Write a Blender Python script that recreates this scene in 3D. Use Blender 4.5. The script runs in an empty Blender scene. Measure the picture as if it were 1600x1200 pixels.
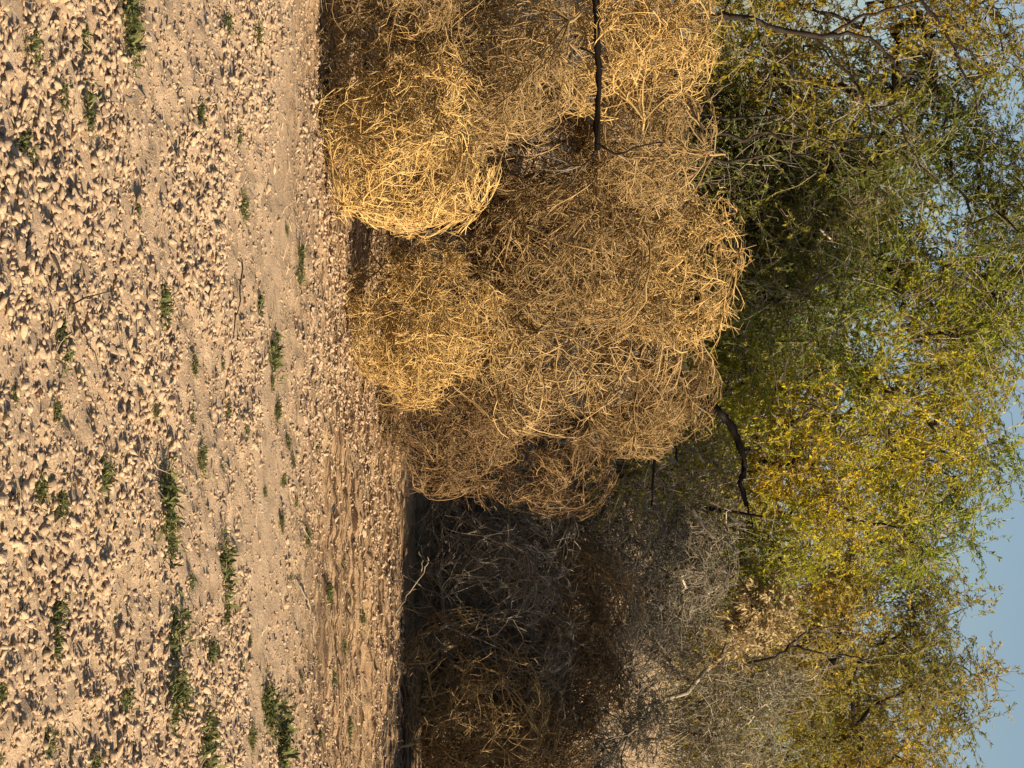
import bpy, math, random
import numpy as np
from mathutils import Vector, Matrix, Euler

S = bpy.context.scene
C = S.collection
rad = math.radians

# ------------------------------------------------------------------ camera
# The photograph is a portrait shot stored on its side: world "up" runs to the
# right of the picture, so the camera is rolled by 90 degrees.
FPX = 3500.0                       # focal length in pixels of the 1600 px wide photo
HOR = 1050.0                       # picture column of the eye-level line
CAMZ = 1.6
pit = math.atan((HOR - 800.0) / FPX)
FWD = Vector((0, math.cos(pit), -math.sin(pit)))
UPV = Vector((0, math.sin(pit), math.cos(pit)))
RGT = Vector((1, 0, 0))
CAM = Vector((0, 0, CAMZ))
cd = bpy.data.cameras.new('camera')
cd.sensor_width = 36.0
cd.lens = FPX / 1600.0 * 36.0
cd.clip_start = 0.05
cd.clip_end = 3000.0
cam = bpy.data.objects.new('camera', cd)
C.objects.link(cam)
m = Matrix.Identity(4)
for i in range(3):
    m[i][0] = UPV[i]
    m[i][1] = -RGT[i]
    m[i][2] = -FWD[i]
    m[i][3] = CAM[i]
cam.matrix_world = m
S.camera = cam

# ------------------------------------------------------------------ light
SUN_EL = rad(23.5)
SUN_DIR = Vector((1.0, -0.42, 0)).normalized() * math.cos(SUN_EL) + Vector((0, 0, math.sin(SUN_EL)))
w = bpy.data.worlds.new('World')
S.world = w
w.use_nodes = True
nt = w.node_tree
bg = nt.nodes['Background']
sky = nt.nodes.new('ShaderNodeTexSky')
sky.sky_type = 'NISHITA'
sky.sun_disc = False
sky.sun_elevation = SUN_EL
sky.sun_rotation = math.atan2(SUN_DIR.x, SUN_DIR.y)
sky.air_density = 1.0
sky.dust_density = 1.3
sky.ozone_density = 1.6
nt.links.new(sky.outputs[0], bg.inputs[0])
bg.inputs[1].default_value = 0.06
sl = bpy.data.lights.new('sun', 'SUN')
sl.energy = 5.0
sl.angle = rad(0.5)
sl.color = (1.0, 0.85, 0.64)
so = bpy.data.objects.new('sun', sl)
C.objects.link(so)
so.rotation_euler = (-SUN_DIR).to_track_quat('-Z', 'Y').to_euler()
S.view_settings.view_transform = 'Standard'
S.view_settings.look = 'None'
S.view_settings.gamma = 1.0
S.view_settings.use_curve_mapping = False
S.view_settings.exposure = 1.0
S.render.engine = 'CYCLES'
S.cycles.debug_use_spatial_splits = True
S.cycles.max_bounces = 4
S.cycles.diffuse_bounces = 2
S.cycles.glossy_bounces = 2
S.cycles.transmission_bounces = 4
S.cycles.transparent_max_bounces = 4

# ------------------------------------------------------------------ helpers
def ray(px, py):
    return FWD * FPX + UPV * (px - 800.0) + RGT * (py - 600.0)

def at(px, py, Y):
    """world point seen at picture position (px, py) on the vertical plane y = Y"""
    d = ray(px, py)
    return CAM + d * (Y / d.y)

def on_ground(px, py):
    d = ray(px, py)
    p = CAM + d * (CAMZ / max(1e-6, -d.z))
    return Vector((p.x, p.y, height(p.x, p.y)))

def vnoise2(x, y, seed=0):
    """value noise, vectorised"""
    x = np.asarray(x, float); y = np.asarray(y, float)
    xi = np.floor(x).astype(np.int64); yi = np.floor(y).astype(np.int64)
    xf = x - xi; yf = y - yi
    u = xf * xf * (3 - 2 * xf); v = yf * yf * (3 - 2 * yf)
    def h(a, b):
        n = (a * 374761393 + b * 668265263 + seed * 974711) & 0x7fffffff
        n = ((n ^ (n >> 13)) * 1274126177) & 0x7fffffff
        return ((n ^ (n >> 16)) & 0xffff) / 65535.0
    return ((h(xi, yi) * (1 - u) + h(xi + 1, yi) * u) * (1 - v)
            + (h(xi, yi + 1) * (1 - u) + h(xi + 1, yi + 1) * u) * v) * 2 - 1

def sstep(a, b, t):
    t = np.clip((t - a) / (b - a), 0, 1)
    return t * t * (3 - 2 * t)

def strip_mid(X):
    return 8.95 - 0.27 * X          # the smooth trodden strip in front of the pile

def np_height(X, Y):
    X = np.asarray(X, float); Y = np.asarray(Y, float)
    near = 1 - sstep(16, 30, np.hypot(X, Y - 8))
    strip = np.exp(-((Y - strip_mid(X)) / 0.38) ** 2)
    rough = near * (1 - 0.6 * strip)
    z = 0.020 * vnoise2(X * 1.3 + 7, Y * 1.3, 1)
    z = z + rough * (0.012 * vnoise2(X * 6, Y * 6, 2) + 0.010 * vnoise2(X * 13, Y * 13, 3)
                     + 0.017 * np.abs(vnoise2(X * 22, Y * 22, 4)) + 0.006 * vnoise2(X * 50, Y * 50, 14))
    z = z - 0.012 * strip
    # raked furrows running along the foot of the pile
    k = sstep(-1.4, -0.2, X) * near
    for y0, a, wd in ((10.15, .010, .07), (10.55, .014, .09), (11.05, .010, .08), (11.6, .014, .10), (12.2, .012, .1)):
        yc = y0 + 0.05 * vnoise2(X * 1.1, X * 0 + y0, 5) - 0.06 * X
        z = z - k * a * np.exp(-((Y - yc) / wd) ** 2) * (0.7 + 0.5 * vnoise2(X * 3, X * 0 + y0 * 3, 6))
    # bank behind the brush, then open country that runs to the horizon
    z = z + (1.3 + .12 * sstep(.5, 3, X)) * sstep(15.0, 21.0, Y + 0.25 * vnoise2(X * .5, Y * .5, 8) * 3) * (1 + 0.12 * vnoise2(X * .4, Y * .4, 9))
    return z

def height(x, y):
    return float(np_height(np.array([x]), np.array([y]))[0])

def mk_mesh(name, V, F, mat=None, col=None, smooth=False):
    V = np.asarray(V, np.float32); F = np.asarray(F, np.int32)
    k = F.shape[1]
    me = bpy.data.meshes.new(name)
    me.vertices.add(len(V)); me.vertices.foreach_set('co', V.ravel())
    me.loops.add(F.size); me.loops.foreach_set('vertex_index', F.ravel())
    me.polygons.add(len(F))
    me.polygons.foreach_set('loop_start', np.arange(0, F.size, k, dtype=np.int32))
    me.polygons.foreach_set('loop_total', np.full(len(F), k, np.int32))
    if smooth:
        me.polygons.foreach_set('use_smooth', np.ones(len(F), bool))
    if col is not None:
        a = me.color_attributes.new('tone', 'FLOAT_COLOR', 'POINT')
        c4 = np.ones((len(V), 4), np.float32); c4[:, :3] = col
        a.data.foreach_set('color', c4.ravel())
    me.update(calc_edges=True)
    if mat: me.materials.append(mat)
    return me

def link(name, me, parent=None, loc=(0, 0, 0)):
    o = bpy.data.objects.new(name, me)
    C.objects.link(o)
    o.location = loc
    if parent is not None: o.parent = parent
    return o

def tag(o, label=None, cat=None, group=None, kind=None):
    if label: o['label'] = label
    if cat: o['category'] = cat
    if group: o['group'] = group
    if kind: o['kind'] = kind
    return o

def empty(name, loc):
    o = bpy.data.objects.new(name, None)
    o.empty_display_size = 0.1
    C.objects.link(o)
    o.location = loc
    return o

def norm(v):
    return v / np.maximum(np.linalg.norm(v, axis=-1, keepdims=True), 1e-9)

def grow(st, d, L, nseg, wig, bend, rng, globe=None):
    """N twigs grown together: start points, directions, lengths -> (N, nseg+1, 3)"""
    n = len(st)
    P = np.empty((n, nseg + 1, 3)); P[:, 0] = st
    d = norm(d.copy()); step = (L / nseg)[:, None]
    for i in range(nseg):
        d = norm(d + wig * rng.normal(size=(n, 3)) + bend)
        if globe is not None:
            q = P[:, i]; dist = np.linalg.norm(q, axis=1, keepdims=True)
            rd = q / np.maximum(dist, 1e-6)
            R = globe[0](rd) * globe[1]
            out = np.maximum(0, (d * rd).sum(1, keepdims=True))
            d = norm(d - rd * out * np.clip((dist / R - 0.70) / 0.3, 0, .86))
        P[:, i + 1] = P[:, i] + d * step
    return P

def sprout(P, per, lo, hi, amin, amax, rng):
    """choose side-shoot origins on parent twigs; returns start, direction, parent index, parameter"""
    n, K, _ = P.shape
    idx = np.repeat(np.arange(n), per)
    t = rng.uniform(lo, hi, len(idx)) * (K - 1)
    i = np.minimum(t.astype(int), K - 2); f = (t - i)[:, None]
    a = P[idx, i]; b = P[idx, i + 1]
    st = a * (1 - f) + b * f
    tan = norm(b - a)
    r = rng.normal(size=st.shape); r = norm(r - tan * (r * tan).sum(1, keepdims=True))
    ang = rng.uniform(amin, amax, len(idx))[:, None]
    return st, tan * np.cos(ang) + r * np.sin(ang), idx, t / (K - 1)

def tubes(P, r0, r1, sides, rng):
    n, K, _ = P.shape
    T = norm(np.gradient(P, axis=1))
    ref = norm(rng.normal(size=(n, 1, 3)))
    A = norm(np.cross(T, np.broadcast_to(ref, T.shape)))
    B = np.cross(T, A)
    s = np.linspace(0, 1, K)[None, :, None]
    R = np.asarray(r0)[:, None, None] * (1 - s) + np.asarray(r1)[:, None, None] * s
    V = np.empty((n, K, sides, 3))
    for j in range(sides):
        th = 2 * math.pi * j / sides
        V[:, :, j] = P + R * (A * math.cos(th) + B * math.sin(th))
    base = (np.arange(n) * K * sides)[:, None, None] + (np.arange(K - 1) * sides)[None, :, None]
    j = np.arange(sides)[None, None, :]; j2 = (j + 1) % sides
    F = np.stack([base + j, base + j2, base + sides + j2, base + sides + j], -1).reshape(-1, 4)
    return V.reshape(-1, 3), F

def join(parts):
    Vs, Fs, Cs, o = [], [], [], 0
    for V, F, c in parts:
        Vs.append(V); Fs.append(F + o); Cs.append(c); o += len(V)
    return np.concatenate(Vs), np.concatenate(Fs), np.concatenate(Cs)

def twigcol(n, K, sides, rng, lo=0.75, hi=1.15):
    v = rng.uniform(lo, hi, n)
    return np.repeat(v, K * sides)[:, None] * np.ones((1, 3))

# ------------------------------------------------------------------ materials
def new_mat(name):
    mt = bpy.data.materials.new(name); mt.use_nodes = True
    b = mt.node_tree.nodes['Principled BSDF']
    b.inputs['Roughness'].default_value = 0.85
    b.inputs['Specular IOR Level'].default_value = 0.2
    return mt, mt.node_tree, b

def ramp(N, stops):
    r = N.nodes.new('ShaderNodeValToRGB')
    e = r.color_ramp.elements
    while len(e) < len(stops): e.new(0.5)
    for q, (p, c) in zip(e, stops):
        q.position = p; q.color = (*c, 1)
    return r

def tex_noise(N, scale, detail=4, coord='Object', rough=0.6):
    tc = N.nodes.new('ShaderNodeTexCoord')
    n = N.nodes.new('ShaderNodeTexNoise')
    n.inputs['Scale'].default_value = scale
    n.inputs['Detail'].default_value = detail
    n.inputs['Roughness'].default_value = rough
    N.links.new(tc.outputs[coord], n.inputs['Vector'])
    return n

def mul_color(N, a, b, fac=1.0):
    x = N.nodes.new('ShaderNodeMix'); x.data_type = 'RGBA'; x.blend_type = 'MULTIPLY'
    x.inputs['Factor'].default_value = fac
    N.links.new(a, x.inputs['A']); N.links.new(b, x.inputs['B'])
    return x.outputs['Result']

def soil_mat(name, stops, bump=0.4, scale=9.0):
    mt, N, b = new_mat(name)
    n1 = tex_noise(N, scale, 6)
    n2 = tex_noise(N, scale * 22, 3)
    r = ramp(N, stops); N.links.new(n1.outputs['Fac'], r.inputs['Fac'])
    r2 = ramp(N, [(0.3, (.78, .76, .74)), (0.7, (1.1, 1.1, 1.1))]); N.links.new(n2.outputs['Fac'], r2.inputs['Fac'])
    N.links.new(mul_color(N, r.outputs['Color'], r2.outputs['Color']), b.inputs['Base Color'])
    bp = N.nodes.new('ShaderNodeBump'); bp.inputs['Strength'].default_value = bump; bp.inputs['Distance'].default_value = 0.012
    n3 = tex_noise(N, scale * 9, 6, rough=0.7)
    N.links.new(n3.outputs['Fac'], bp.inputs['Height']); N.links.new(bp.outputs['Normal'], b.inputs['Normal'])
    b.inputs['Roughness'].default_value = 0.95
    b.inputs['Specular IOR Level'].default_value = 0.1
    return mt

M_SOIL = soil_mat('soil', [(0.25, (.37, .255, .155)), (0.5, (.475, .338, .212)), (0.75, (.555, .405, .262))], 0.8)
def streak_soil(mt):
    """raked, ochre soil with dark drag marks along the foot of the pile"""
    N = mt.node_tree; b = N.nodes['Principled BSDF']
    src = b.inputs['Base Color'].links[0].from_socket
    tc = N.nodes.new('ShaderNodeTexCoord')
    mp = N.nodes.new('ShaderNodeMapping'); mp.inputs['Scale'].default_value = (.5, 24, 1); mp.inputs['Rotation'].default_value = (0, 0, .03)
    N.links.new(tc.outputs['Object'], mp.inputs['Vector'])
    n = N.nodes.new('ShaderNodeTexNoise'); n.inputs['Scale'].default_value = 1.0; n.inputs['Detail'].default_value = 5
    N.links.new(mp.outputs[0], n.inputs['Vector'])
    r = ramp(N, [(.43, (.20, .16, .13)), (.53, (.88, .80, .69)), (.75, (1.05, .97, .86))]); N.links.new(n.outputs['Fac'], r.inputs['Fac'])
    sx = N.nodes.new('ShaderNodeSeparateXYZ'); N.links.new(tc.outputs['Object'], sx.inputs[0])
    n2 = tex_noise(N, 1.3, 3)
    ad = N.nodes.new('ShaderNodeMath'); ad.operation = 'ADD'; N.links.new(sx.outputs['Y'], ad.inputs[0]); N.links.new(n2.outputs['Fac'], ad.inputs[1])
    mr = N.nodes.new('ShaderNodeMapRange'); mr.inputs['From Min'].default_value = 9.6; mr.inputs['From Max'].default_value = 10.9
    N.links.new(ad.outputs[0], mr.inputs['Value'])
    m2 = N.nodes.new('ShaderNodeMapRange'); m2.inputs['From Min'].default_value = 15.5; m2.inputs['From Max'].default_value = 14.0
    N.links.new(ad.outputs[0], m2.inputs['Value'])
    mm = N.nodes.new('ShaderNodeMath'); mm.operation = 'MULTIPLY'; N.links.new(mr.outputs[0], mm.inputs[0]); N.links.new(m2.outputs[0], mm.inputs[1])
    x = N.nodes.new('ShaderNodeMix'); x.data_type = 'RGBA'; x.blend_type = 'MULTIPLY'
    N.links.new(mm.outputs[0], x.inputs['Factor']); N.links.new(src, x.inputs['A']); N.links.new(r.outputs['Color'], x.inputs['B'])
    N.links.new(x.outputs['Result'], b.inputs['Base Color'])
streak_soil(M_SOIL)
M_CLOD = soil_mat('clod', [(0.25, (.37, .255, .158)), (0.5, (.47, .335, .213)), (0.8, (.55, .40, .262))], 0.5, 14)

def twig_mat(name, c0, c1, scale=5):
    mt, N, b = new_mat(name)
    at_ = N.nodes.new('ShaderNodeAttribute'); at_.attribute_name = 'tone'
    n = tex_noise(N, scale, 3, 'Object')
    r = ramp(N, [(0.3, c0), (0.7, c1)]); N.links.new(n.outputs['Fac'], r.inputs['Fac'])
    oi = N.nodes.new('ShaderNodeObjectInfo')
    r3 = ramp(N, [(0, (.84, .81, .78)), (1, (1.06, 1.04, 1.0))]); N.links.new(oi.outputs['Random'], r3.inputs['Fac'])
    q = mul_color(N, r.outputs['Color'], at_.outputs['Color'])
    N.links.new(mul_color(N, q, r3.outputs['Color']), b.inputs['Base Color'])
    b.inputs['Roughness'].default_value = 0.7
    b.inputs['Specular IOR Level'].default_value = 0.12
    return mt

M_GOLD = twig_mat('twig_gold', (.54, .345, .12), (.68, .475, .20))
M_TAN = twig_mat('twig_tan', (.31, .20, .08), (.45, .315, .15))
M_BROWN = twig_mat('twig_brown', (.22, .135, .06), (.34, .225, .11))  # weathered brown, lowered further to darken the shaded end of the pile
M_GREY = twig_mat('twig_grey', (.20, .165, .12), (.33, .28, .21))  # weathered grey, also lowered to deepen the pile's shade
M_BARK = twig_mat('bark_dark', (.020, .015, .011), (.050, .038, .028), 12)
M_CHAR = twig_mat('bark_black', (.008, .006, .005), (.018, .014, .011), 20)
M_PALE = twig_mat('bark_pale', (.36, .29, .20), (.50, .42, .31), 12)

def leaf_mat(name, trans=0.35):
    mt, N, b = new_mat(name)
    at_ = N.nodes.new('ShaderNodeAttribute'); at_.attribute_name = 'tone'
    N.links.new(at_.outputs['Color'], b.inputs['Base Color'])
    b.inputs['Roughness'].default_value = 0.7
    b.inputs['Specular IOR Level'].default_value = 0.05
    tr = N.nodes.new('ShaderNodeBsdfTranslucent')
    N.links.new(at_.outputs['Color'], tr.inputs['Color'])
    mx = N.nodes.new('ShaderNodeMixShader'); mx.inputs['Fac'].default_value = trans
    N.links.new(b.outputs[0], mx.inputs[1]); N.links.new(tr.outputs[0], mx.inputs[2])
    N.links.new(mx.outputs[0], N.nodes['Material Output'].inputs['Surface'])
    return mt
M_LEAF = leaf_mat('mesquite_leaf')
M_WEED = leaf_mat('weed_leaf', 0.3)
M_STRAW = twig_mat('straw', (.50, .38, .22), (.68, .55, .36))

# ------------------------------------------------------------------ ground
def axis(lo, hi, a, b, fine, grow_):
    """coordinates: even steps of `fine` in [a, b], then growing steps out to lo and hi"""
    xs = list(np.arange(a, b + 1e-6, fine))
    s = fine; x = xs[-1]
    while x < hi: s *= grow_; x += s; xs.append(x)
    s = fine; x = xs[0]
    while x > lo: s *= grow_; x -= s; xs.insert(0, x)
    return np.array(xs)
gx = axis(-900, 900, -2.6, 2.9, 0.026, 1.17)
gy = axis(-60, 1500, 4.6, 13.4, 0.026, 1.17)
GX, GY = np.meshgrid(gx, gy)
GZ = np_height(GX, GY)
V = np.stack([GX, GY, GZ], -1).reshape(-1, 3)
nx, ny = len(gx), len(gy)
I = (np.arange(ny - 1)[:, None] * nx + np.arange(nx - 1)[None, :]).ravel()
F = np.stack([I, I + 1, I + nx + 1, I + nx], -1)
ground = link('ground', mk_mesh('ground', V, F, M_SOIL, smooth=True))
tag(ground, kind='structure', label='pale dry cloddy soil with small weeds and furrows')

# clods: rounded broken lumps
import bmesh
def ico(sub):
    bm = bmesh.new(); bmesh.ops.create_icosphere(bm, subdivisions=sub, radius=1.0)
    V = np.array([v.co[:] for v in bm.verts]); F = np.array([[v.index for v in f.verts] for f in bm.faces])
    bm.free(); return V, F
rng = np.random.default_rng(11)
def clod_shape(sub):
    V, F = ico(sub)
    V = V * np.array([1.25, 1.0, 1.0])
    for q in norm(rng.normal(size=(11, 3))):      # chop flats
        h = rng.uniform(0.38, 0.78)
        V = V - q * np.maximum(0, V @ q - h)[:, None]
    V = V + rng.normal(0, .055, V.shape)
    V = V * np.array([1.2, rng.uniform(.85, 1.2), rng.uniform(.50, .78)])
    return V, F
shapes2 = [clod_shape(2) for _ in range(10)]
shapes1 = [clod_shape(1) for _ in range(10)]

N0 = 105000
CY = rng.uniform(4.7, 13.2, N0); CX = rng.uniform(-1, 1, N0) * (0.1715 * CY + 0.42) + .05
strip = np.exp(-((CY - strip_mid(CX)) / 0.24) ** 2)
patch = vnoise2(CX * 1.8, CY * 1.2, 21) * 0.5 + 0.5
fine = vnoise2(CX * 5, CY * 5, 22) * 0.5 + 0.5
dens = np.where(CY < strip_mid(CX), 1.0, 0.66) * (1 - 0.9 * strip) * (0.40 + 0.60 * sstep(.2, .6, patch)) * (.5 + .5 * fine) * 0.70
dens = dens * (1 - 0.3 * sstep(11, 12.8, CY))
keep = rng.uniform(0, 1, N0) < dens
CX, CY, strip, patch = CX[keep], CY[keep], strip[keep], patch[keep]
sz = np.exp(rng.normal(math.log(0.0085), 0.42, len(CX))) * (0.75 + 0.45 * sstep(.3, .8, patch))
sz = np.where(CY > strip_mid(CX), sz * 0.86, sz)
sz = np.clip(sz, 0.0035, 0.019)
CZ = np_height(CX, CY)
vis = np.abs(CX) < (600 / FPX) * np.hypot(CY, CAMZ) * 0.98
vis &= (CY > 5.55) & (CY < 10)
score = np.where(vis, sz / CY, 0)
order = np.argsort(-score)
top = order[:300]; rest = order[300:]
clod_meshes = [mk_mesh('clod', V, F, M_CLOD, smooth=False) for V, F in shapes2]
for k, i in enumerate(top):
    o = link('clod', clod_meshes[k % 10], ground, (CX[i], CY[i], CZ[i] + sz[i] * 0.15))
    o.scale = (sz[i] * rng.uniform(.85, 1.35), sz[i], sz[i] * rng.uniform(.8, 1.15))
    o.rotation_euler = (rng.normal(0, .35), rng.normal(0, .35), rng.uniform(0, 6.28))
def scatter_clods(ids, shapes):
    which = rng.integers(0, len(shapes), len(ids)); parts = []
    for s, (V, F) in enumerate(shapes):
        q = ids[which == s]
        a = rng.uniform(0, 2 * math.pi, len(q)); ca, sa = np.cos(a), np.sin(a)
        X = V[None, :, 0] * rng.uniform(.85, 1.4, len(q))[:, None]; Y = V[None, :, 1] + 0 * X
        Z = V[None, :, 2] * rng.uniform(.8, 1.2, len(q))[:, None] + rng.normal(0, .25, len(q))[:, None] * X
        W = np.stack([X * ca[:, None] - Y * sa[:, None], X * sa[:, None] + Y * ca[:, None], Z], -1) * sz[q][:, None, None]
        W = W + np.stack([CX[q], CY[q], CZ[q] + sz[q] * rng.uniform(-.1, .42, len(q))], -1)[:, None]
        FF = (F[None] + (np.arange(len(q)) * len(V))[:, None, None]).reshape(-1, 3)
        parts.append((W.reshape(-1, 3), FF, np.ones((W.shape[0] * W.shape[1], 3))))
    return join(parts)
big = rest[sz[rest] > 0.0158]; small = rest[sz[rest] <= 0.0158]
Vc, Fc, _ = scatter_clods(big, shapes2); tag(link('clods', mk_mesh('clods', Vc, Fc, M_CLOD), ground), kind='stuff')
Vc, Fc, _ = scatter_clods(small, shapes1); tag(link('soil_crumbs', mk_mesh('soil_crumbs', Vc, Fc, M_CLOD), ground), kind='stuff')

# dry litter: short straws and twig bits lying on the soil
n = 4200
lx = rng.uniform(-2.6, 2.9, n); ly = np.concatenate([rng.uniform(4.8, 9.5, n // 3), rng.uniform(9.2, 13, n - n // 3)])
st = np.stack([lx, ly, np_height(lx, ly) + 0.012], -1)
a = rng.uniform(0, 2 * math.pi, n)
d = np.stack([np.cos(a), np.sin(a), rng.normal(.05, .12, n)], -1)
P = grow(st, d, rng.uniform(.03, .11, n), 3, .25, np.array([0, 0, -.02]), rng)
Vl, Fl = tubes(P, rng.uniform(.0010, .0022, n), np.full(n, .0006), 3, rng)
lit = link('dry_litter', mk_mesh('dry_litter', Vl, Fl, M_STRAW, twigcol(n, 4, 3, rng, .5, 1.1)))
tag(lit, 'scattered straw and twig bits lying on the bare soil', 'litter', kind='stuff')

# ------------------------------------------------------------------ tumbleweeds
def tumbleweed_variant(seed, n1=12, n2=14, n3=7, n4=3, spread=2.0, stray=.5, thin=1.0):
    """roughly unit globe around the origin, root at the bottom: a light mesh for each main branch, one for the fine twigs"""
    r = np.random.default_rng(seed)
    root = np.array([0, 0, -0.9])
    th = np.arange(n1) * 2.39996 + r.uniform(-.5, .5, n1)
    po = spread * 0.5 * np.sqrt((np.arange(n1) + .5) / n1) * r.uniform(.75, 1.2, n1)
    d = np.stack([np.sin(po) * np.cos(th), np.sin(po) * np.sin(th), np.cos(po)], -1)
    lob = norm(r.normal(size=(7, 3))); amp = r.uniform(-.5, .34, 7)
    def env(u):                                     # uneven outline: bulges and dents
        return 1.0 + (np.exp(-((u @ lob.T) - 1) ** 2 / .16) * amp).sum(-1, keepdims=True)
    def G(n, p):                                    # a share of the twigs ignores the outline and sticks out
        f = np.where(r.uniform(size=(n, 1)) < p, r.uniform(1.15, 1.6, (n, 1)), r.uniform(.74, 1.10, (n, 1)))
        return (env, f)
    P1 = grow(np.repeat(root[None], n1, 0) + d * .02, d, r.uniform(1.4, 2.3, n1), 10, .15, np.array([0, 0, .03]), r, G(n1, 0))
    s2, d2, i2, t2 = sprout(P1, n2, .12, .98, .5, 1.15, r)
    P2 = grow(s2, d2, r.uniform(.4, 1.0, len(s2)) * (1.15 - .45 * t2), 6, .20, np.array([0, 0, .02]), r, G(len(s2), stray * .6))
    s3, d3, i3, t3 = sprout(P2, n3, .15, 1.0, .5, 1.2, r)
    P3 = grow(s3, d3, r.uniform(.14, .40, len(s3)), 3, .27, 0, r, G(len(s3), stray))
    s4, d4, i4, t4 = sprout(P3, n4, .2, 1.0, .5, 1.2, r)
    P4 = grow(s4, d4, r.uniform(.06, .16, len(s4)), 1, .26, 0, r, G(len(s4), stray * 2))
    k = 1 / 0.40
    out = []
    def seg(q, ra, rb, lo, hi, sd):
        n = len(q)
        V, F = tubes(q, r.uniform(.7, 1.25, n) * ra * k, np.full(n, rb * k), sd, r)
        return (V, F, twigcol(n, q.shape[1], sd, r, lo, hi))
    for j in range(n1):
        out.append(('branch', join([seg(P1[j:j + 1], .0042 * thin, .0026 * thin, .35, .6, 5), seg(P2[i2 == j], .0036 * thin, .0022 * thin, .45, .95, 4)])))  # woody stems, toned darker still to paint dark gaps inside the heap
    out.append(('twigs', join([seg(P3, .0025, .0013, .5, 1.15, 3), seg(P4, .0017, .0008, .6, 1.25, 3)])))
    stem = grow(root[None] + np.array([[.0, 0, .06]]), np.array([[.1, .05, -1.]]), np.array([.22]), 4, .15, 0, r)
    V, F = tubes(stem, np.array([.011 * k]), np.array([.004 * k]), 6, r)
    out.append(('root_stem', (V, F, np.full((len(V), 3), .8))))
    return [(nm, mk_mesh(nm, V, F, M_TAN, c)) for nm, (V, F, c) in out]

VARS = [tumbleweed_variant(1, spread=2.1, n3=9, n4=4), tumbleweed_variant(2, spread=2.5, n3=10, n4=4), tumbleweed_variant(3, spread=2.9, n3=6),
        tumbleweed_variant(4, spread=2.4, n1=11, n3=5, n4=3, stray=.3), tumbleweed_variant(5, spread=2.7),
        tumbleweed_variant(6, spread=2.6, n1=12, n2=11, n3=5, n4=3, stray=.3, thin=.62)]

def tumbleweed(center, r, v, mat, label, rot=(0, 0, 0), sq=(1, 1, 1), group='tumbleweeds piled along the edge of the field', name='tumbleweed'):
    base = Vector((center.x, center.y, center.z - r * sq[2]))
    t = empty(name, base)
    tag(t, label, 'tumbleweed', group)
    M = Matrix.Translation((0, 0, r * sq[2])) @ Matrix.Diagonal((r * sq[0], r * sq[1], r * sq[2], 1)) @ Euler([rad(a) for a in rot]).to_matrix().to_4x4()
    for nm, me in VARS[v]:
        o = bpy.data.objects.new(nm, me)
        C.objects.link(o); o.parent = t; o.matrix_basis = M
        o.material_slots[0].link = 'OBJECT'; o.material_slots[0].material = mat
        if nm == 'twigs': o['kind'] = 'stuff'
    return t

def tw(px, py, rpx, Y, v, mat, label, rot=(0, 0, 0), sq=(1, 1, 1)):
    c = at(px, py, Y)
    return tumbleweed(c, 1.07 * rpx / FPX * Y, v, mat, label, rot, sq)

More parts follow.
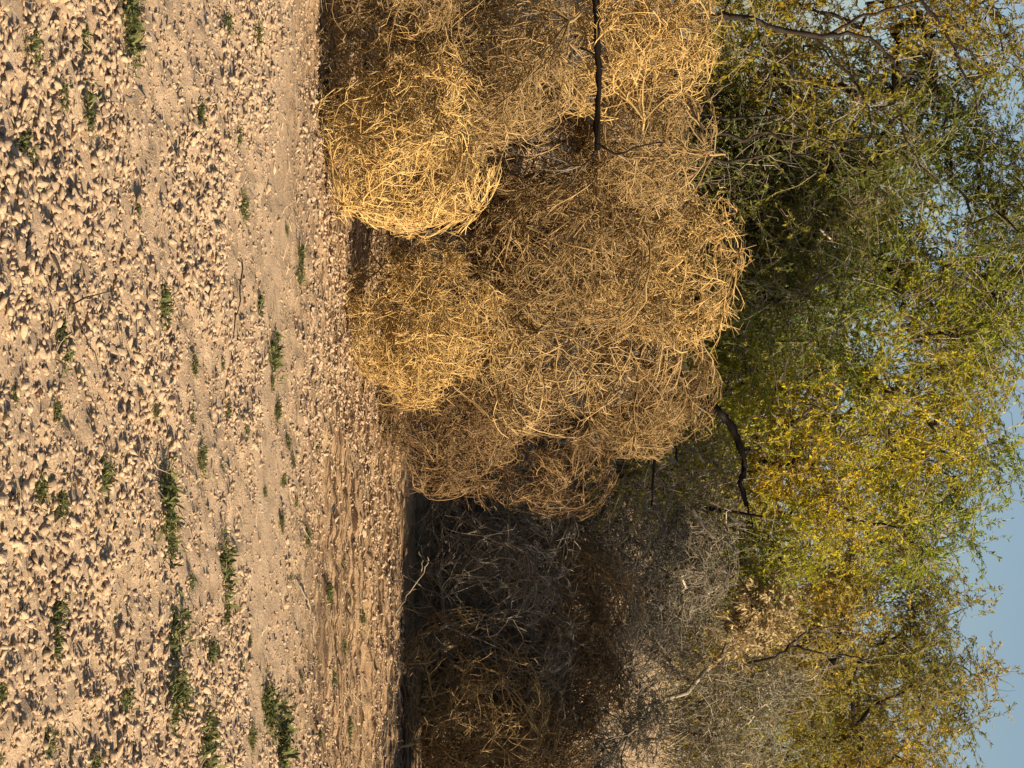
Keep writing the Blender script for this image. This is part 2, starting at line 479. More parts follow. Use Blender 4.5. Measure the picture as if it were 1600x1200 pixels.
# front row, then the second tier, then the ones in the shade, then the back
TW = [
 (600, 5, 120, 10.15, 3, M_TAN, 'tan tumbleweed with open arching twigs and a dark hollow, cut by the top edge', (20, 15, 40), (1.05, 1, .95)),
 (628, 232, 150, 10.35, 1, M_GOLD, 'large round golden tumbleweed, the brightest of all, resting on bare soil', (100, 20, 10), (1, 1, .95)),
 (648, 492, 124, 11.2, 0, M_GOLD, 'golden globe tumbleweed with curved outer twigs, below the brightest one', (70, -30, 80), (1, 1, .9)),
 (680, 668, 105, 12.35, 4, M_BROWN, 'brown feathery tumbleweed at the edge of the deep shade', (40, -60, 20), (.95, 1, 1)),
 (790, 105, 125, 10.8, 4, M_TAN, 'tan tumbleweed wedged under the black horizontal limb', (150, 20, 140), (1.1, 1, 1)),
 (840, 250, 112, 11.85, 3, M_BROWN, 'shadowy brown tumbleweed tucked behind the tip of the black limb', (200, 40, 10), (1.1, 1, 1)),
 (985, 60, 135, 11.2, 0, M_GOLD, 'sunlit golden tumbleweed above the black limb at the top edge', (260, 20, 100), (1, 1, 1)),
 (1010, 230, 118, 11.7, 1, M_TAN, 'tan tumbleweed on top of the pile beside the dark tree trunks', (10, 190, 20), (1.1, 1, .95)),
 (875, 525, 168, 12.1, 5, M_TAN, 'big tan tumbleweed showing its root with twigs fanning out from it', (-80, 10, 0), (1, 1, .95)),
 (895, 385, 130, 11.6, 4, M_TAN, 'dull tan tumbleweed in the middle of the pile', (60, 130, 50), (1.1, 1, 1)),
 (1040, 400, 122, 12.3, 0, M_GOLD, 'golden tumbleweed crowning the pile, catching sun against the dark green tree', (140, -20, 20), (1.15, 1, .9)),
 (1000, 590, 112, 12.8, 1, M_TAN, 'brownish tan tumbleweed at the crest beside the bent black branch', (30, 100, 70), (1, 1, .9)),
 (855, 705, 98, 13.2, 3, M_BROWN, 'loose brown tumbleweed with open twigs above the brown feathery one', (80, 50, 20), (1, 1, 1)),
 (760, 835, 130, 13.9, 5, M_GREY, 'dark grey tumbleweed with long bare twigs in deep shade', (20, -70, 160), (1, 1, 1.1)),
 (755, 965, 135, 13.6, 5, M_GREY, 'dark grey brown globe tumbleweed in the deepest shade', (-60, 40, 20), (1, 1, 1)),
 (735, 1115, 112, 13.25, 5, M_TAN, 'tan tumbleweed with a few sunlit golden sprays, by the bottom edge', (35, -35, 250), (1.25, 1, 1.1)),  # tan kept among darker neighbours to suggest sun catching it
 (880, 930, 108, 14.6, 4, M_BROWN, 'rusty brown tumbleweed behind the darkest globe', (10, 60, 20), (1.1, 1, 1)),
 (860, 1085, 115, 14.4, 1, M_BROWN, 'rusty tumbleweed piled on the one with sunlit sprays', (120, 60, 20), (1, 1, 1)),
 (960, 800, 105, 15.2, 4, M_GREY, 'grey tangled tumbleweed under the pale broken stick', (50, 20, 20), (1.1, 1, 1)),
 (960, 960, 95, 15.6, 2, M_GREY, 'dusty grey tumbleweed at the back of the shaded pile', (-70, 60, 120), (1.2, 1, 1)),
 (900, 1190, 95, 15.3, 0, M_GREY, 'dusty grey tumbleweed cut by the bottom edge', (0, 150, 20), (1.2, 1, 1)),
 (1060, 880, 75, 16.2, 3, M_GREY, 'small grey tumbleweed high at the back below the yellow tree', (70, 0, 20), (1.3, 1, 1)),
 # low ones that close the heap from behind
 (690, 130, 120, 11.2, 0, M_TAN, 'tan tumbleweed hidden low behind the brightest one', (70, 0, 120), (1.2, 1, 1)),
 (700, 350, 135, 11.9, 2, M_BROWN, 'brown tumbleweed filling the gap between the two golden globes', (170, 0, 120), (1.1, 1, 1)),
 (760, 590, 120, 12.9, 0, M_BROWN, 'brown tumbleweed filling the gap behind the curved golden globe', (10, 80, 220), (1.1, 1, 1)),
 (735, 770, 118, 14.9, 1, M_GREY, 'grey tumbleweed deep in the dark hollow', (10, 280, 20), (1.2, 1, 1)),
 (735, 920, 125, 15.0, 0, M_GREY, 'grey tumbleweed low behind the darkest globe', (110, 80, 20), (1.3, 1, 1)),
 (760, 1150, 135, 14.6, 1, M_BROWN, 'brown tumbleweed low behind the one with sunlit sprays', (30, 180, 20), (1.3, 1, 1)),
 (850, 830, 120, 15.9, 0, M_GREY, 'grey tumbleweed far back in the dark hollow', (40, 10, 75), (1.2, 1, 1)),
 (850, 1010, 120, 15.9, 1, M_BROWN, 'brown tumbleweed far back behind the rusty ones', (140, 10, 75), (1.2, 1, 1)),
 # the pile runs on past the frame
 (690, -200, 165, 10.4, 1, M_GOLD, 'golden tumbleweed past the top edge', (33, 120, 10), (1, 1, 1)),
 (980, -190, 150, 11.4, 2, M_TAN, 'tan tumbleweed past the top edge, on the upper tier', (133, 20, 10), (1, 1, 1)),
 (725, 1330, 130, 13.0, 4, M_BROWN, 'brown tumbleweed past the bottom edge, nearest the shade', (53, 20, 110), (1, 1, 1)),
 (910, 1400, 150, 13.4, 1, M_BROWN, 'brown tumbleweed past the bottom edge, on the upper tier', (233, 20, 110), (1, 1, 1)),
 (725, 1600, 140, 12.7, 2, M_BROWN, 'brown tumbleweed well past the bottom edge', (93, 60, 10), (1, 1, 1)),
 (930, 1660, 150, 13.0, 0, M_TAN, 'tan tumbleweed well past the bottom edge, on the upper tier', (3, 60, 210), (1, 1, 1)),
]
for a in TW: tw(*a)

# ------------------------------------------------------------------ trees
def leaves_on(P, per, size, pal, rng, droop=-.28, tint=None):
    """narrow leaflets along twigs P; pal = list of colours with weights"""
    st, d, idx, t = sprout(P, per, .1, 1.0, .35, 1.0, rng)
    n = len(st)
    d = norm(d + np.array([0, 0, droop]) * rng.uniform(.3, 1.2, (n, 1)))
    sd = rng.normal(size=(n, 3)); sd = norm(np.cross(d, sd))
    L = size * rng.uniform(.6, 1.35, (n, 1)); W = L * rng.uniform(.11, .18, (n, 1))
    up = norm(np.cross(d, sd)) * L * .08
    A = st; B = st + d * L * .55 + sd * W + up; Cc = st + d * L; D = st + d * L * .55 - sd * W + up
    V = np.stack([A, B, Cc, D], 1).reshape(-1, 3)
    F = np.arange(n * 4).reshape(-1, 4)
    w = tint[idx][:, None]                               # 0..1 green -> yellow per twig
    lo, mid, hi = [np.array(c) for c in pal]
    w = np.clip(w + rng.normal(0, .10, (n, 1)), 0, 1)
    col = np.where(w < .5, lo * (1 - w * 2) + mid * (w * 2), mid * (2 - w * 2) + hi * (w * 2 - 1))
    col = col * rng.uniform(.75, 1.25, (n, 1))
    return V, F, np.repeat(col, 4, 0)

PAL_DARK = ((.055, .080, .018), (.11, .125, .024), (.24, .19, .030))  # dark greens, lowered further to paint the shade behind the heap
PAL_THIN = ((.085, .115, .016), (.20, .19, .022), (.38, .26, .024))
PAL_GREEN = ((.095, .145, .016), (.25, .26, .020), (.48, .35, .022))
PAL_YELLOW = ((.15, .21, .016), (.36, .34, .020), (.60, .40, .020))
PAL_OLIVE = ((.17, .17, .026), (.36, .28, .038), (.52, .36, .050))
PAL_STRAW = ((.45, .34, .17), (.55, .42, .22), (.62, .48, .27))
PAL_GREY = ((.15, .155, .09), (.24, .22, .14), (.32, .28, .18))

def tree(label, base, lobes, seed, pal, trunks=3, per_twig=33, twigs=12, leaf=.036, twig_len=.38, bark=None, yellow=.35, lean=(0, 0), r0=.055,
         group='mesquite trees behind the pile', name='mesquite_tree', cat='tree', bare=0.12):
    """base: world point. lobes: (x, y, z, rx, ry, rz, clusters) in world metres"""
    r = np.random.default_rng(seed)
    t = empty(name, base); tag(t, label, cat, group)
    B = np.array(base)
    cl, cr = [], []
    for (x, y, z, rx, ry, rz, n) in lobes:
        q = norm(r.normal(size=(n, 3))) * (r.uniform(0.15, 1, (n, 1)) ** 0.45)
        cl.append(q * [rx, ry, rz] + [x, y, z])
    cl = np.concatenate(cl); n = len(cl)
    cen = cl.mean(0)
    # trunks rise from the base and lean towards the crown
    a = np.arange(trunks) * 2 * math.pi / trunks + r.uniform(0, 1)
    d = norm(np.stack([np.cos(a) * .42 + lean[0], np.sin(a) * .42 + lean[1], np.ones(trunks)], -1))
    H = (cen[2] - B[2]) * r.uniform(.75, 1.0, trunks)
    T = grow(np.repeat(B[None] - [[0, 0, .1]], trunks, 0), d, H, 8, .13, norm(cen - B)[None] * .05, r)
    for i in range(trunks):
        V, F = tubes(T[i:i + 1], np.array([r0 * r.uniform(.8, 1.1)]), np.array([r0 * .16]), 7, r)
        tr = link('trunk', mk_mesh('trunk', V - B, F, (bark or M_BARK), np.ones((len(V), 3)), smooth=True), t)
    # limbs: each foliage cluster joins the nearest node already in the tree (pipe model for the girth)
    nodes = [T[i, k] for i in range(trunks) for k in range(3, 9)]
    par = [-1] * len(nodes); n0 = len(nodes)
    order = np.argsort(np.linalg.norm(cl - T[:, 6].mean(0), axis=1))
    cl = cl[order]
    for q in cl:
        A = np.array(nodes)
        dd = np.linalg.norm(A - q, axis=1) + .25 * np.maximum(0, A[:, 2] - q[2])
        par.append(int(np.argmin(dd))); nodes.append(q)
    cnt = np.ones(len(nodes))
    for i in range(len(nodes) - 1, n0 - 1, -1): cnt[par[i]] += cnt[i]
    A = np.array(nodes); ip = np.array(par[n0:])
    S0 = A[ip]; K = 5; s = np.linspace(0, 1, K)[None, :, None]
    ln = np.linalg.norm(cl - S0, axis=1)
    midp = (S0 + cl) / 2 + (np.array([0, 0, .12]) + r.normal(0, .12, (n, 3))) * ln[:, None]
    L = (1 - s) ** 2 * S0[:, None] + 2 * s * (1 - s) * midp[:, None] + s * s * cl[:, None]
    L[:, 1:-1] += r.normal(0, .015, (n, K - 2, 3))
    ra = np.clip(.0042 * cnt[n0:] ** .5, .004, .028); rb = ra * .8
    big = np.argsort(-ra)[:12]
    msk = np.ones(n, bool); msk[big] = False
    for i in big:
        V, F = tubes(L[i:i + 1], ra[i:i + 1], rb[i:i + 1], 5, r)
        link('limb', mk_mesh('limb', V - B, F, (bark or M_BARK), np.ones((len(V), 3)), smooth=True), tr)
    q = L[msk]
    V, F = tubes(q, ra[msk], rb[msk], 4, r)
    tag(link('branches', mk_mesh('branches', V - B, F, (bark or M_BARK), twigcol(len(q), K, 4, r, .8, 2.2)), t), kind='stuff')
    # twigs and leaves
    idx = np.repeat(np.arange(n), twigs)
    d = norm(r.normal(size=(len(idx), 3)) + np.array([0, 0, .15]))
    P = grow(cl[idx] + r.normal(0, .07, (len(idx), 3)), d, twig_len * r.uniform(.55, 1.3, len(idx)), 3, .24, np.array([0, 0, -.16]), r)
    V, F = tubes(P, np.full(len(P), .0028), np.full(len(P), .0012), 3, r)
    tmesh = mk_mesh('twigs', V - B, F, M_GREY, twigcol(len(P), 4, 3, r, .5, 1.5))
    # slow colour change through the crown: turning yellow in patches
    ph = vnoise2(cl[:, 0] * 1.7 + seed, cl[:, 2] * 1.7 + cl[:, 1] * .7, seed) * .5 + .5
    tint = np.clip(ph[idx] * 1.1 - .55 + yellow + r.normal(0, .10, len(idx)), 0, 1)
    leafy = r.uniform(0, 1, len(idx)) > bare
    V, F, c = leaves_on(P[leafy], per_twig, leaf, pal, r, tint=tint[leafy])
    cr = tag(link('crown', mk_mesh('crown', V - B, F, M_LEAF, c), t), kind='stuff')
    tag(link('twigs', tmesh, cr), kind='stuff')
    return t

def lobe(px, py, Y, rpx, rpy, ry, n):
    c = at(px, py, Y); k = Y / FPX
    return (c.x, c.y, c.z, rpy * k, ry, rpx * k, n)

def gbase(py, Y):
    x = (py - 600) / FPX * Y
    return Vector((x, Y, height(x, Y)))

T_SPARSE = tree('dark mesquite with thin crown and sky showing through, at the top edge', gbase(60, 14.5),
     [lobe(1180, 40, 14.5, 130, 150, .6, 34), lobe(1330, 150, 14.8, 130, 150, .7, 40), lobe(1500, 40, 14.5, 120, 110, .6, 36), lobe(1560, 300, 15, 70, 110, .5, 28), lobe(1450, 200, 15, 80, 90, .5, 22),
      lobe(1350, -150, 14.5, 250, 160, .8, 40)],
     31, PAL_THIN, trunks=3, yellow=.48, lean=(.1, 0), bare=.2, per_twig=32)
tree('dense green mesquite rising behind the crest of the pile', gbase(420, 16.2),
     [lobe(1200, 330, 16, 130, 120, .6, 40), lobe(1330, 420, 16.2, 150, 150, .8, 60), lobe(1480, 470, 16.4, 100, 120, .7, 44), lobe(1170, 540, 15.8, 100, 110, .5, 30),
      lobe(1580, 430, 16.5, 60, 110, .5, 26), lobe(1540, 560, 16.8, 50, 70, .5, 18)],
     32, PAL_GREEN, trunks=4, yellow=.36)
tree('dark green bush, darkened further for shade, pressed against the back of the heap', gbase(330, 14.9),
     [lobe(1170, 260, 14.9, 90, 100, .4, 44), lobe(1200, 400, 15.0, 110, 90, .4, 50), lobe(1290, 300, 15.2, 80, 110, .4, 36), lobe(1050, 330, 14.9, 90, 150, .3, 24)],
     38, PAL_DARK, trunks=4, yellow=.36, r0=.03, name='green_bush', cat='bush', bare=.2, per_twig=34)
tree('yellow turning mesquite with its crown against the blue sky', gbase(690, 17.3),
     [lobe(1290, 640, 17, 140, 110, .6, 46), lobe(1440, 640, 17.3, 100, 110, .7, 40), lobe(1430, 780, 17.5, 110, 110, .7, 44), lobe(1240, 800, 17, 110, 110, .6, 36),
      lobe(1150, 690, 16.8, 80, 80, .5, 22), lobe(1545, 720, 17.4, 40, 60, .4, 7), lobe(1180, 890, 17, 70, 60, .5, 16)],
     33, PAL_YELLOW, trunks=4, yellow=.44)
T_OLIVE = tree('olive brown mesquite with level top beside the open sky', gbase(980, 19.5),
     [lobe(1400, 930, 19.5, 110, 110, .8, 46), lobe(1420, 1080, 19.8, 95, 110, .8, 46), lobe(1270, 980, 19.2, 90, 110, .7, 34), lobe(1290, 1110, 19.4, 90, 100, .7, 34),
      lobe(1525, 1045, 19.5, 22, 30, .3, 4), lobe(1380, 1260, 19.8, 120, 120, .8, 40)],
     34, PAL_OLIVE, trunks=4, yellow=.42, r0=.04)
tree('far mesquite closing the gap behind the dense green one', gbase(280, 22),
     [lobe(1200, 180, 22, 120, 170, .8, 44), lobe(1330, 330, 22, 120, 170, .8, 44), lobe(1220, 480, 22, 120, 130, .8, 36)],
     35, PAL_DARK, trunks=3, yellow=.35, twig_len=.45, leaf=.055, per_twig=24)
tree('far mesquite behind the yellow one, mostly hidden', gbase(800, 23),
     [lobe(1230, 620, 23, 110, 130, .8, 40), lobe(1340, 790, 23, 120, 150, .8, 44), lobe(1220, 930, 23, 110, 140, .8, 44)],
     36, PAL_OLIVE, trunks=3, yellow=.45, twig_len=.45, leaf=.055, per_twig=22)
tree('far mesquite at the bottom edge behind the olive one', gbase(1130, 24),
     [lobe(1220, 1080, 24, 110, 140, .8, 44), lobe(1370, 1160, 24, 110, 150, .8, 44), lobe(1250, 1290, 24, 140, 120, .8, 30)],
     37, PAL_OLIVE, trunks=3, yellow=.50, twig_len=.45, leaf=.055, per_twig=22)
# grey shrubs between the pile and the trees
SHG = 'grey shrubs between the pile and the trees'
tree('grey leafed shrub at the bottom edge under the olive tree', gbase(1130, 17.2),
     [lobe(1160, 1130, 17.2, 80, 100, .5, 44), lobe(1230, 1060, 17.4, 50, 60, .4, 16), lobe(1120, 1230, 17, 70, 70, .4, 24)],
     41, PAL_GREY, trunks=5, per_twig=12, twig_len=.3, leaf=.032, yellow=.5, r0=.016, bark=M_GREY, name='grey_shrub', cat='shrub', group=SHG, bare=.4)
tree('grey green shrub behind the shaded tumbleweeds', gbase(860, 16.4),
     [lobe(1090, 840, 16.4, 80, 110, .5, 44), lobe(1040, 940, 16.2, 60, 70, .4, 24)],
     42, PAL_GREY, trunks=5, per_twig=14, twig_len=.3, leaf=.032, yellow=.35, r0=.016, bark=M_GREY, name='grey_shrub', cat='shrub', group=SHG, bare=.3)
tree('low olive shrub beside the bent black branch', gbase(720, 15.2),
     [lobe(1060, 720, 15.2, 90, 70, .4, 34), lobe(980, 740, 14.8, 50, 50, .3, 14)],
     43, PAL_OLIVE, trunks=4, per_twig=16, twig_len=.28, leaf=.032, yellow=.35, r0=.016, bark=M_GREY, name='olive_shrub', cat='shrub', group=SHG, bare=.25)
FG = 'low far shrubs on the bank'
for k, (y, Y, px, nm) in enumerate(((150, 27, 1085, 'low far shrub behind the slim dark trunks'), (480, 28, 1085, 'low far shrub behind the crest of the pile'), (760, 27, 1080, 'low far shrub behind the bent black branch'),
                                (960, 26, 1095, 'low far shrub seen beneath the olive tree'), (1140, 29, 1090, 'low far shrub behind the grey shrub at the bottom edge'), (1330, 27, 1090, 'low far shrub past the bottom edge'))):
    tree(nm, gbase(y, Y), [lobe(px, y, Y, 70, 130, 1.0, 60), lobe(px + 60, y + 60, Y + .5, 60, 90, .9, 24)], 70 + k, PAL_OLIVE, trunks=4, per_twig=14, twigs=10, twig_len=.5, leaf=.075,
         yellow=.45, r0=.02, bark=M_GREY, name='far_shrub', cat='shrub', group=FG)
tree('grey brown shrub between the olive tree and the shaded pile', gbase(1000, 16.9),
     [lobe(1090, 1000, 16.9, 80, 70, .4, 44), lobe(1000, 1130, 16.2, 40, 70, .3, 30), lobe(1040, 960, 16.7, 50, 50, .3, 16)],
     45, PAL_GREY, trunks=5, per_twig=10, twig_len=.3, leaf=.03, yellow=.6, r0=.014, bark=M_GREY, name='grey_shrub', cat='shrub', group=SHG, bare=.4)
tree('small pale straw coloured tuft at the foot of the olive tree', gbase(975, 16.6),
     [lobe(1195, 965, 16.6, 28, 40, .2, 14), lobe(1160, 985, 16.6, 40, 22, .2, 8)],
     47, PAL_STRAW, trunks=4, per_twig=26, twig_len=.17, leaf=.05, yellow=.5, r0=.012, bark=M_GREY, name='straw_tuft', cat='shrub', group=SHG, bare=.1)
n = 14000
bx = rng.uniform(-4.5, 6, n); by = rng.uniform(14.6, 25, n)
kp = rng.uniform(0, 1, n) < (.25 + .75 * sstep(-.2, .35, vnoise2(bx * 1.4, by * 1.4, 33)))
bx, by = bx[kp], by[kp]; n = len(bx)
a = rng.uniform(0, 2 * math.pi, n)
st = np.stack([bx, by, np_height(bx, by) - .01], -1)
P = grow(st, np.stack([np.cos(a) * .5, np.sin(a) * .5, np.ones(n)], -1), rng.uniform(.12, .42, n), 2, .16, np.array([-.03, 0, -.10]), rng)
Vg, Fg = tubes(P, np.full(n, .0035), np.full(n, .001), 3, rng)
tag(link('dry_grass', mk_mesh('dry_grass', Vg, Fg, M_STRAW, twigcol(n, 3, 3, rng, .45, 1.0))), 'dry straw coloured grass on the bank behind the pile', 'grass', kind='stuff')
# trees past the bottom edge of the picture: its shade falls on the pile
tree('broad mesquite past the bottom edge shading the pile', Vector((4.9, 12.5, 0)),
     [(4.6, 12.3, .8, 1.5, .9, .8, 60), (4.4, 12.6, 2.2, 1.6, 1.0, 1.0, 80), (5.0, 13.0, 3.4, 1.7, 1.0, .9, 80), (4.6, 13.2, 4.5, 1.6, .8, .9, 80)],  # top lobe raised to throw shade on the bush behind the heap
     44, PAL_GREEN, trunks=3, yellow=.4, twigs=12, per_twig=10, leaf=.075, twig_len=.45)
tree('second mesquite added past the bottom edge for shade, behind the broad one', Vector((5.6, 14.9, 0)),  # unseen tree added to block more sun from the pile
     [(5.2, 14.6, .9, 1.2, .9, .9, 40), (5.2, 14.9, 2.3, 1.4, 1.0, 1.0, 50)],
     46, PAL_GREEN, trunks=3, yellow=.4, twigs=12, per_twig=10, leaf=.075, twig_len=.45)

# ------------------------------------------------------------------ bare branches seen in front of the foliage
def smooth_path(pts, k=5):
    p = [np.array(q, float) for q in pts]
    p = [2 * p[0] - p[1]] + p + [2 * p[-1] - p[-2]]
    out = []
    for i in range(1, len(p) - 2):
        for s in range(k):
            t = s / k
            a, b, c, d = p[i - 1], p[i], p[i + 1], p[i + 2]
            out.append(.5 * ((2 * b) + (c - a) * t + (2 * a - 5 * b + 4 * c - d) * t * t + (3 * b - a - 3 * c + d) * t ** 3))
    out.append(p[-2])
    return np.array(out)

def branch_thing(name, label, cat, paths, mat, group=None, jitter=.006, twigs=0, seed=0, twig_mat_=None, tl=.16):
    """paths: list of (points, r0, r1); first is the main stem, the rest side branches"""
    r = np.random.default_rng(seed)
    B = np.array(paths[0][0][0], float)
    t = empty(name, Vector(B)); tag(t, label, cat, group)
    for i, (pts, r0, r1) in enumerate(paths):
        P = smooth_path(pts)[None]; P[:, 1:-1] += r.normal(0, jitter, (1, P.shape[1] - 2, 3))
        V, F = tubes(P, np.array([r0]), np.array([r1]), 7, r)
        V = V + r.normal(0, r0 * .16, V.shape)
        link('stem' if i == 0 else 'side_branch', mk_mesh('stem', V - B, F, mat, np.ones((len(V), 3)), smooth=True), t)
        if twigs:
            s, d, ix, _ = sprout(P, twigs, .15, 1, .5, 1.2, r)
            Q = grow(s, d, r.uniform(.4, 1.2, len(s)) * tl, 4, .22, 0, r)
            V, F = tubes(Q, np.full(len(Q), .003), np.full(len(Q), .001), 3, r)
            tag(link('twigs', mk_mesh('twigs', V - B, F, twig_mat_ or mat, twigcol(len(Q), 5, 3, r)), t), kind='stuff')
    return t

def pp(Y, *xy):
    return [at(x, y, Y + (0 if len(q) < 3 else q[2])) for q in xy for (x, y) in [q[:2]]]

LIMB_Y = 10.78
branch_thing('black_limb', 'straight black dead limb lying level across the tumbleweeds', 'branch',
    [(pp(LIMB_Y, (925, -420), (930, -120), (931, 0), (933, 60), (936, 140), (933, 235)), .024, .011),
     (pp(LIMB_Y, (936, 90), (905, 75), (885, 100)), .006, .003),
     (pp(LIMB_Y, (933, 225), (965, 240), (1000, 228), (1040, 222)), .007, .003),
     (pp(LIMB_Y, (933, 232), (915, 255), (880, 262)), .006, .003)],
    M_CHAR, seed=3, jitter=.002, twigs=7, twig_mat_=M_GREY)
branch_thing('bent_branch', 'thick bent black branch curving out beside the crest of the pile', 'branch',
    [(pp(14.0, (960, 560, .5), (1060, 585, .4), (1110, 632), (1135, 655), (1155, 690), (1164, 730), (1158, 755), (1166, 790)), .034, .010),
     (pp(14.0, (1164, 704), (1178, 704), (1190, 700)), .010, .005),
     (pp(14.0, (1160, 765), (1170, 800), (1178, 830)), .007, .003)],
    M_CHAR, seed=4, jitter=.003, twigs=6, twig_mat_=M_BARK)
branch_thing('forked_branch', 'short forked black branches sticking up from the olive shrub', 'branch',
    [(pp(14.2, (1030, 665), (1028, 700), (1022, 735), (1018, 790)), .011, .005),
     (pp(14.2, (1040, 668), (1052, 685), (1058, 720)), .010, .005),
     (pp(14.2, (1052, 685), (1072, 700)), .006, .003)], M_CHAR, seed=5)
def tree_limb(t, name, paths, mat, seed, twigs=0, tl=.2, jitter=.006, sway=0):
    """hand-placed bare limbs of a tree; side shoots hang on the first path"""
    r = np.random.default_rng(seed); B = np.array(t.location); first = None
    for pts, r0, r1 in paths:
        P = smooth_path(pts)[None]; P[:, 1:-1] += r.normal(0, jitter, (1, P.shape[1] - 2, 3)); P[0, 1:-1] += np.cumsum(r.normal(0, jitter, (P.shape[1] - 2, 3)), 0) * sway
        V, F = tubes(P, np.array([r0]), np.array([r1]), 7, r)
        o = link(name if first is None else 'side_branch', mk_mesh(name, V + r.normal(0, r0 * .1, V.shape) - B, F, mat, np.ones((len(V), 3)), smooth=True), first or t)
        if twigs:
            s, d, ix, _ = sprout(P, twigs, .15, 1, .5, 1.2, r)
            Q = grow(s, d, r.uniform(.4, 1.2, len(s)) * tl, 4, .22, 0, r)
            V, F = tubes(Q, np.full(len(Q), .003), np.full(len(Q), .001), 3, r)
            tag(link('twigs', mk_mesh('twigs', V - B, F, M_GREY, twigcol(len(Q), 5, 3, r)), first or o), kind='stuff')
        first = first or o
tree_limb(T_SPARSE, 'bare_limb', [(pp(13.9, (900, 60, .6), (1130, 25), (1200, 42), (1270, 55), (1335, 54), (1370, 68), (1395, 95), (1415, 118), (1445, 123)), .022, .006),
     (pp(13.9, (1300, 52), (1350, 25), (1440, 2), (1500, -20)), .011, .006),
     (pp(13.8, (1440, 2), (1468, 38), (1490, 72), (1502, 108), (1522, 145), (1531, 182)), .013, .004),
     (pp(13.8, (1490, 68), (1512, 78), (1530, 100)), .008, .004),
     (pp(14.0, (1270, 55), (1325, 115), (1345, 145), (1360, 175), (1362, 205)), .010, .004),
     (pp(14.0, (1360, 175), (1400, 165), (1412, 210), (1440, 255), (1470, 290)), .007, .003)], M_BARK, 6, 7, .22)
for k, (y0, y1, x0, x1) in enumerate(((222, 214, 1080, 1370), (252, 262, 1110, 1370), (185, 228, 1090, 1320))):
    tree_limb(T_SPARSE, 'trunk', [(pp(14.3, (655, y0 - 30), (x0 - 100, y0 - 14), (x0, y0), ((x0 + x1) / 2, y0 + 6), (x1, y1)), .019, .004)], M_BARK, 20 + k, 14, .3, .012, 1.6)
tree_limb(T_OLIVE, 'bare_limb', [(pp(16.6, (1120, 1040, 2), (1200, 1030), (1235, 1008), (1265, 985), (1310, 978)), .013, .005),
     (pp(16.6, (1235, 1010), (1290, 1022), (1340, 1026), (1365, 1035)), .009, .004)], M_BARK, 9, 8, .25)
PB = 'pale broken sticks caught in the brush'
branch_thing('broken_stick', 'pale broken stick lodged below the bent black branch', 'stick',
    [(pp(14.4, (1083, 797), (1097, 818), (1115, 841)), .011, .009)], M_PALE, PB, seed=10)
branch_thing('broken_stick', 'short pale stick beside the tip of the bent black branch', 'stick',
    [(pp(14.5, (1137, 804), (1150, 814), (1164, 822)), .008, .011)], M_PALE, PB, seed=11)
branch_thing('broken_stick', 'forked pale twig in front of the dense green tree', 'stick',
    [(pp(14.8, (1230, 560), (1224, 590), (1214, 598), (1217, 632)), .006, .004),
     (pp(14.8, (1224, 592), (1236, 618)), .004, .003)], M_PALE, PB, seed=12)
branch_thing('broken_stick', 'small white splinter high in the shaded green tree', 'stick',
    [(pp(14.2, (1282, 358), (1292, 367), (1301, 376)), .007, .006)], M_PALE, PB, seed=13)
branch_thing('broken_stick', 'arched pale twig standing at the edge of the shade', 'stick',
    [(pp(12.6, (618, 962), (640, 925), (665, 888), (668, 870)), .004, .002), (pp(12.6, (655, 900), (660, 880), (655, 862)), .003, .0015)], M_GREY, PB, seed=14)

# dead sticks lying on the soil
def gpath(*xy):
    return [on_ground(x, y) + Vector((0, 0, .012)) for x, y in xy]
GS = 'sticks lying on the soil'
branch_thing('fallen_twig', 'thin dark twig lying on the cloddy soil', 'stick', [(gpath((68, 395), (88, 455), (108, 495), (124, 545)), .004, .0025)], M_BARK, GS, jitter=.003, seed=15, twigs=3)
branch_thing('fallen_twig', 'thin dark straw lying along the smooth strip of soil', 'stick', [(gpath((371, 408), (369, 470), (367, 540), (366, 585)), .003, .0015)], M_BARK, GS, jitter=.003, seed=16)
branch_thing('fallen_twig', 'pale bent stick lying on the furrowed soil', 'stick', [(gpath((464, 905), (472, 940), (484, 962), (497, 1003)), .004, .002)], M_GREY, GS, jitter=.004, seed=17)

# ------------------------------------------------------------------ weeds
def weed_mesh(seed, n, L, flat):
    r = np.random.default_rng(seed)
    a = r.uniform(0, 2 * math.pi, n)
    c0 = r.normal(0, .030, (n, 2)) * [1.5, 1]
    d = np.stack([np.cos(a), np.sin(a), r.uniform(.1, 1.5, n) * flat], -1)
    st = np.concatenate([c0, r.uniform(0, .012, (n, 1))], 1)
    P = grow(st, d, L * r.uniform(.4, 1.3, n), 4, .22, np.array([0, 0, -.10]), r)
    T = norm(np.gradient(P, axis=1)); sd = norm(np.cross(T, norm(np.array([0, 0, 1.0]) + r.normal(0, .5, (n, 1, 3)))))
    wd = (np.array([.25, .7, 1.0, .8, .05]) * L * .12)[None, :, None] * r.uniform(.5, 1.3, (n, 1, 1))
    V = np.stack([P - sd * wd, P + sd * wd], 2).reshape(-1, 3)
    b = (np.arange(n) * 10)[:, None] + (np.arange(4) * 2)[None]
    F = np.stack([b, b + 1, b + 3, b + 2], -1).reshape(-1, 4)
    w = r.uniform(0, 1, (n, 1)) ** 1.5
    col = np.array([.065, .082, .030]) * (1 - w) + np.array([.21, .20, .070]) * w
    return mk_mesh('leaves', V, F, M_WEED, np.repeat(col, 10, 0))
WEEDS = [weed_mesh(60 + i, 150, .028, f) for i, f in enumerate((.6, 1.0, 1.4, .8))]
WG = 'small green weeds dotted over the soil'
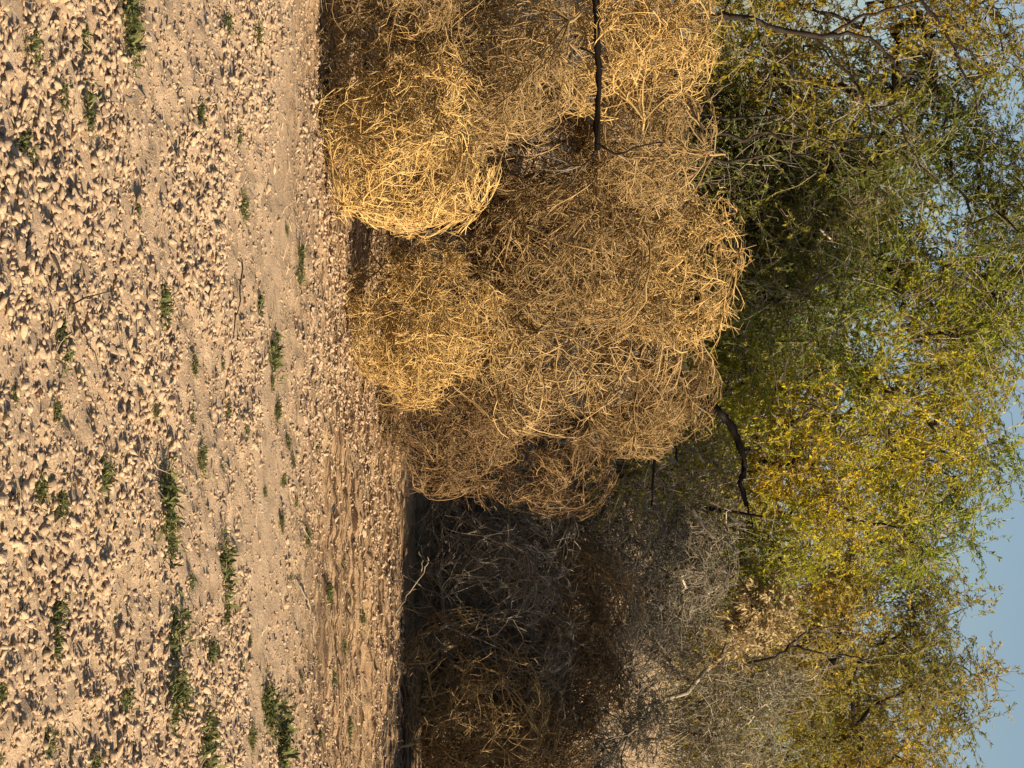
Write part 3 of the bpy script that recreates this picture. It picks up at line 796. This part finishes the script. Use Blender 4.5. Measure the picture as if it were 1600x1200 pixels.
def weed(px, py, s, v, label, name='weed', group=WG):
    g = on_ground(px, py)
    t = empty(name, g); tag(t, label, 'weed', group)
    o = link('leaves', WEEDS[v % 4], t); s *= .85 * (1 if s < 1.3 else .85); o.scale = (s, s, s * 1.25); o.rotation_euler = (0, 0, px * 1.7 + py)
    o2 = link('leaves', WEEDS[(v + 1) % 4], t, (.035 * s * math.cos(py), .035 * s * math.sin(py), 0)); o2.scale = (s * .8,) * 3; o2.rotation_euler = (0, 0, py)
    return t
weed(188, 12, 1.7, 0, 'tall green weed clump at the top edge of the soil')
weed(193, 58, 1.6, 1, 'green weed clump just below the one at the top edge')
weed(240, 473, 1.5, 2, 'green weed with a long dark shadow in the middle of the soil')
weed(90, 532, 1.1, 3, 'green weed beside the thin dark twig')
weed(245, 795, 2.1, 0, 'large dark green weed in the cloddy soil')
weed(252, 845, 1.6, 1, 'lighter green weed just below the large dark one')
weed(345, 890, 1.9, 2, 'green weed clump on the near side of the smooth strip')
weed(268, 985, 1.9, 3, 'leafy green weed with a slanting shadow, near the bottom edge')
weed(258, 1080, 1.8, 1, 'green weed below the leafy one with the slanting shadow')
weed(318, 1150, 2.2, 2, 'broad green weed near the bottom edge of the soil')
weed(425, 1110, 2.3, 0, 'large green weed patch, upper one of two by the bottom edge')
weed(440, 1165, 2.5, 1, 'large green weed patch, lower one of two by the bottom edge')
weed(432, 555, 1.8, 3, 'low green weed beyond the smooth strip of soil')
alike = [(345, 40), (390, 45), (45, 70), (120, 170), (130, 60), (42, 235), (60, 190), (95, 150), (300, 180), (372, 215), (380, 325), (390, 320), (300, 575), (363, 640),
         (385, 672), (300, 650), (12, 620), (72, 645), (60, 770), (92, 790), (62, 755), (342, 735), (315, 715), (420, 770), (445, 750), (455, 720), (545, 940), (560, 965),
         (400, 1000), (310, 1005), (325, 1020), (195, 1090), (180, 960), (90, 955), (80, 1010), (80, 1160), (5, 1080), (150, 740), (545, 1140), (465, 430), (410, 480), (535, 880), (500, 1150),
         (230, 640), (200, 330), (115, 590), (285, 905), (350, 960), (380, 1040), (150, 1195), (5, 1180),
         (430, 600), (438, 640), (450, 690), (462, 780), (440, 820), (478, 840), (455, 900), (510, 925), (470, 1060), (520, 1060), (400, 1150), (450, 360), (465, 400), (490, 700), (535, 1010), (350, 570), (330, 480)]
rr = random.Random(5)
for k, (x, y) in enumerate(alike):
    weed(x, y, rr.uniform(.35, .95), k, 'tiny green weed on the furrowed soil strip near the foot of the tumbleweeds' if x > 425 else 'small scattered green weed sprouting between the soil clods')
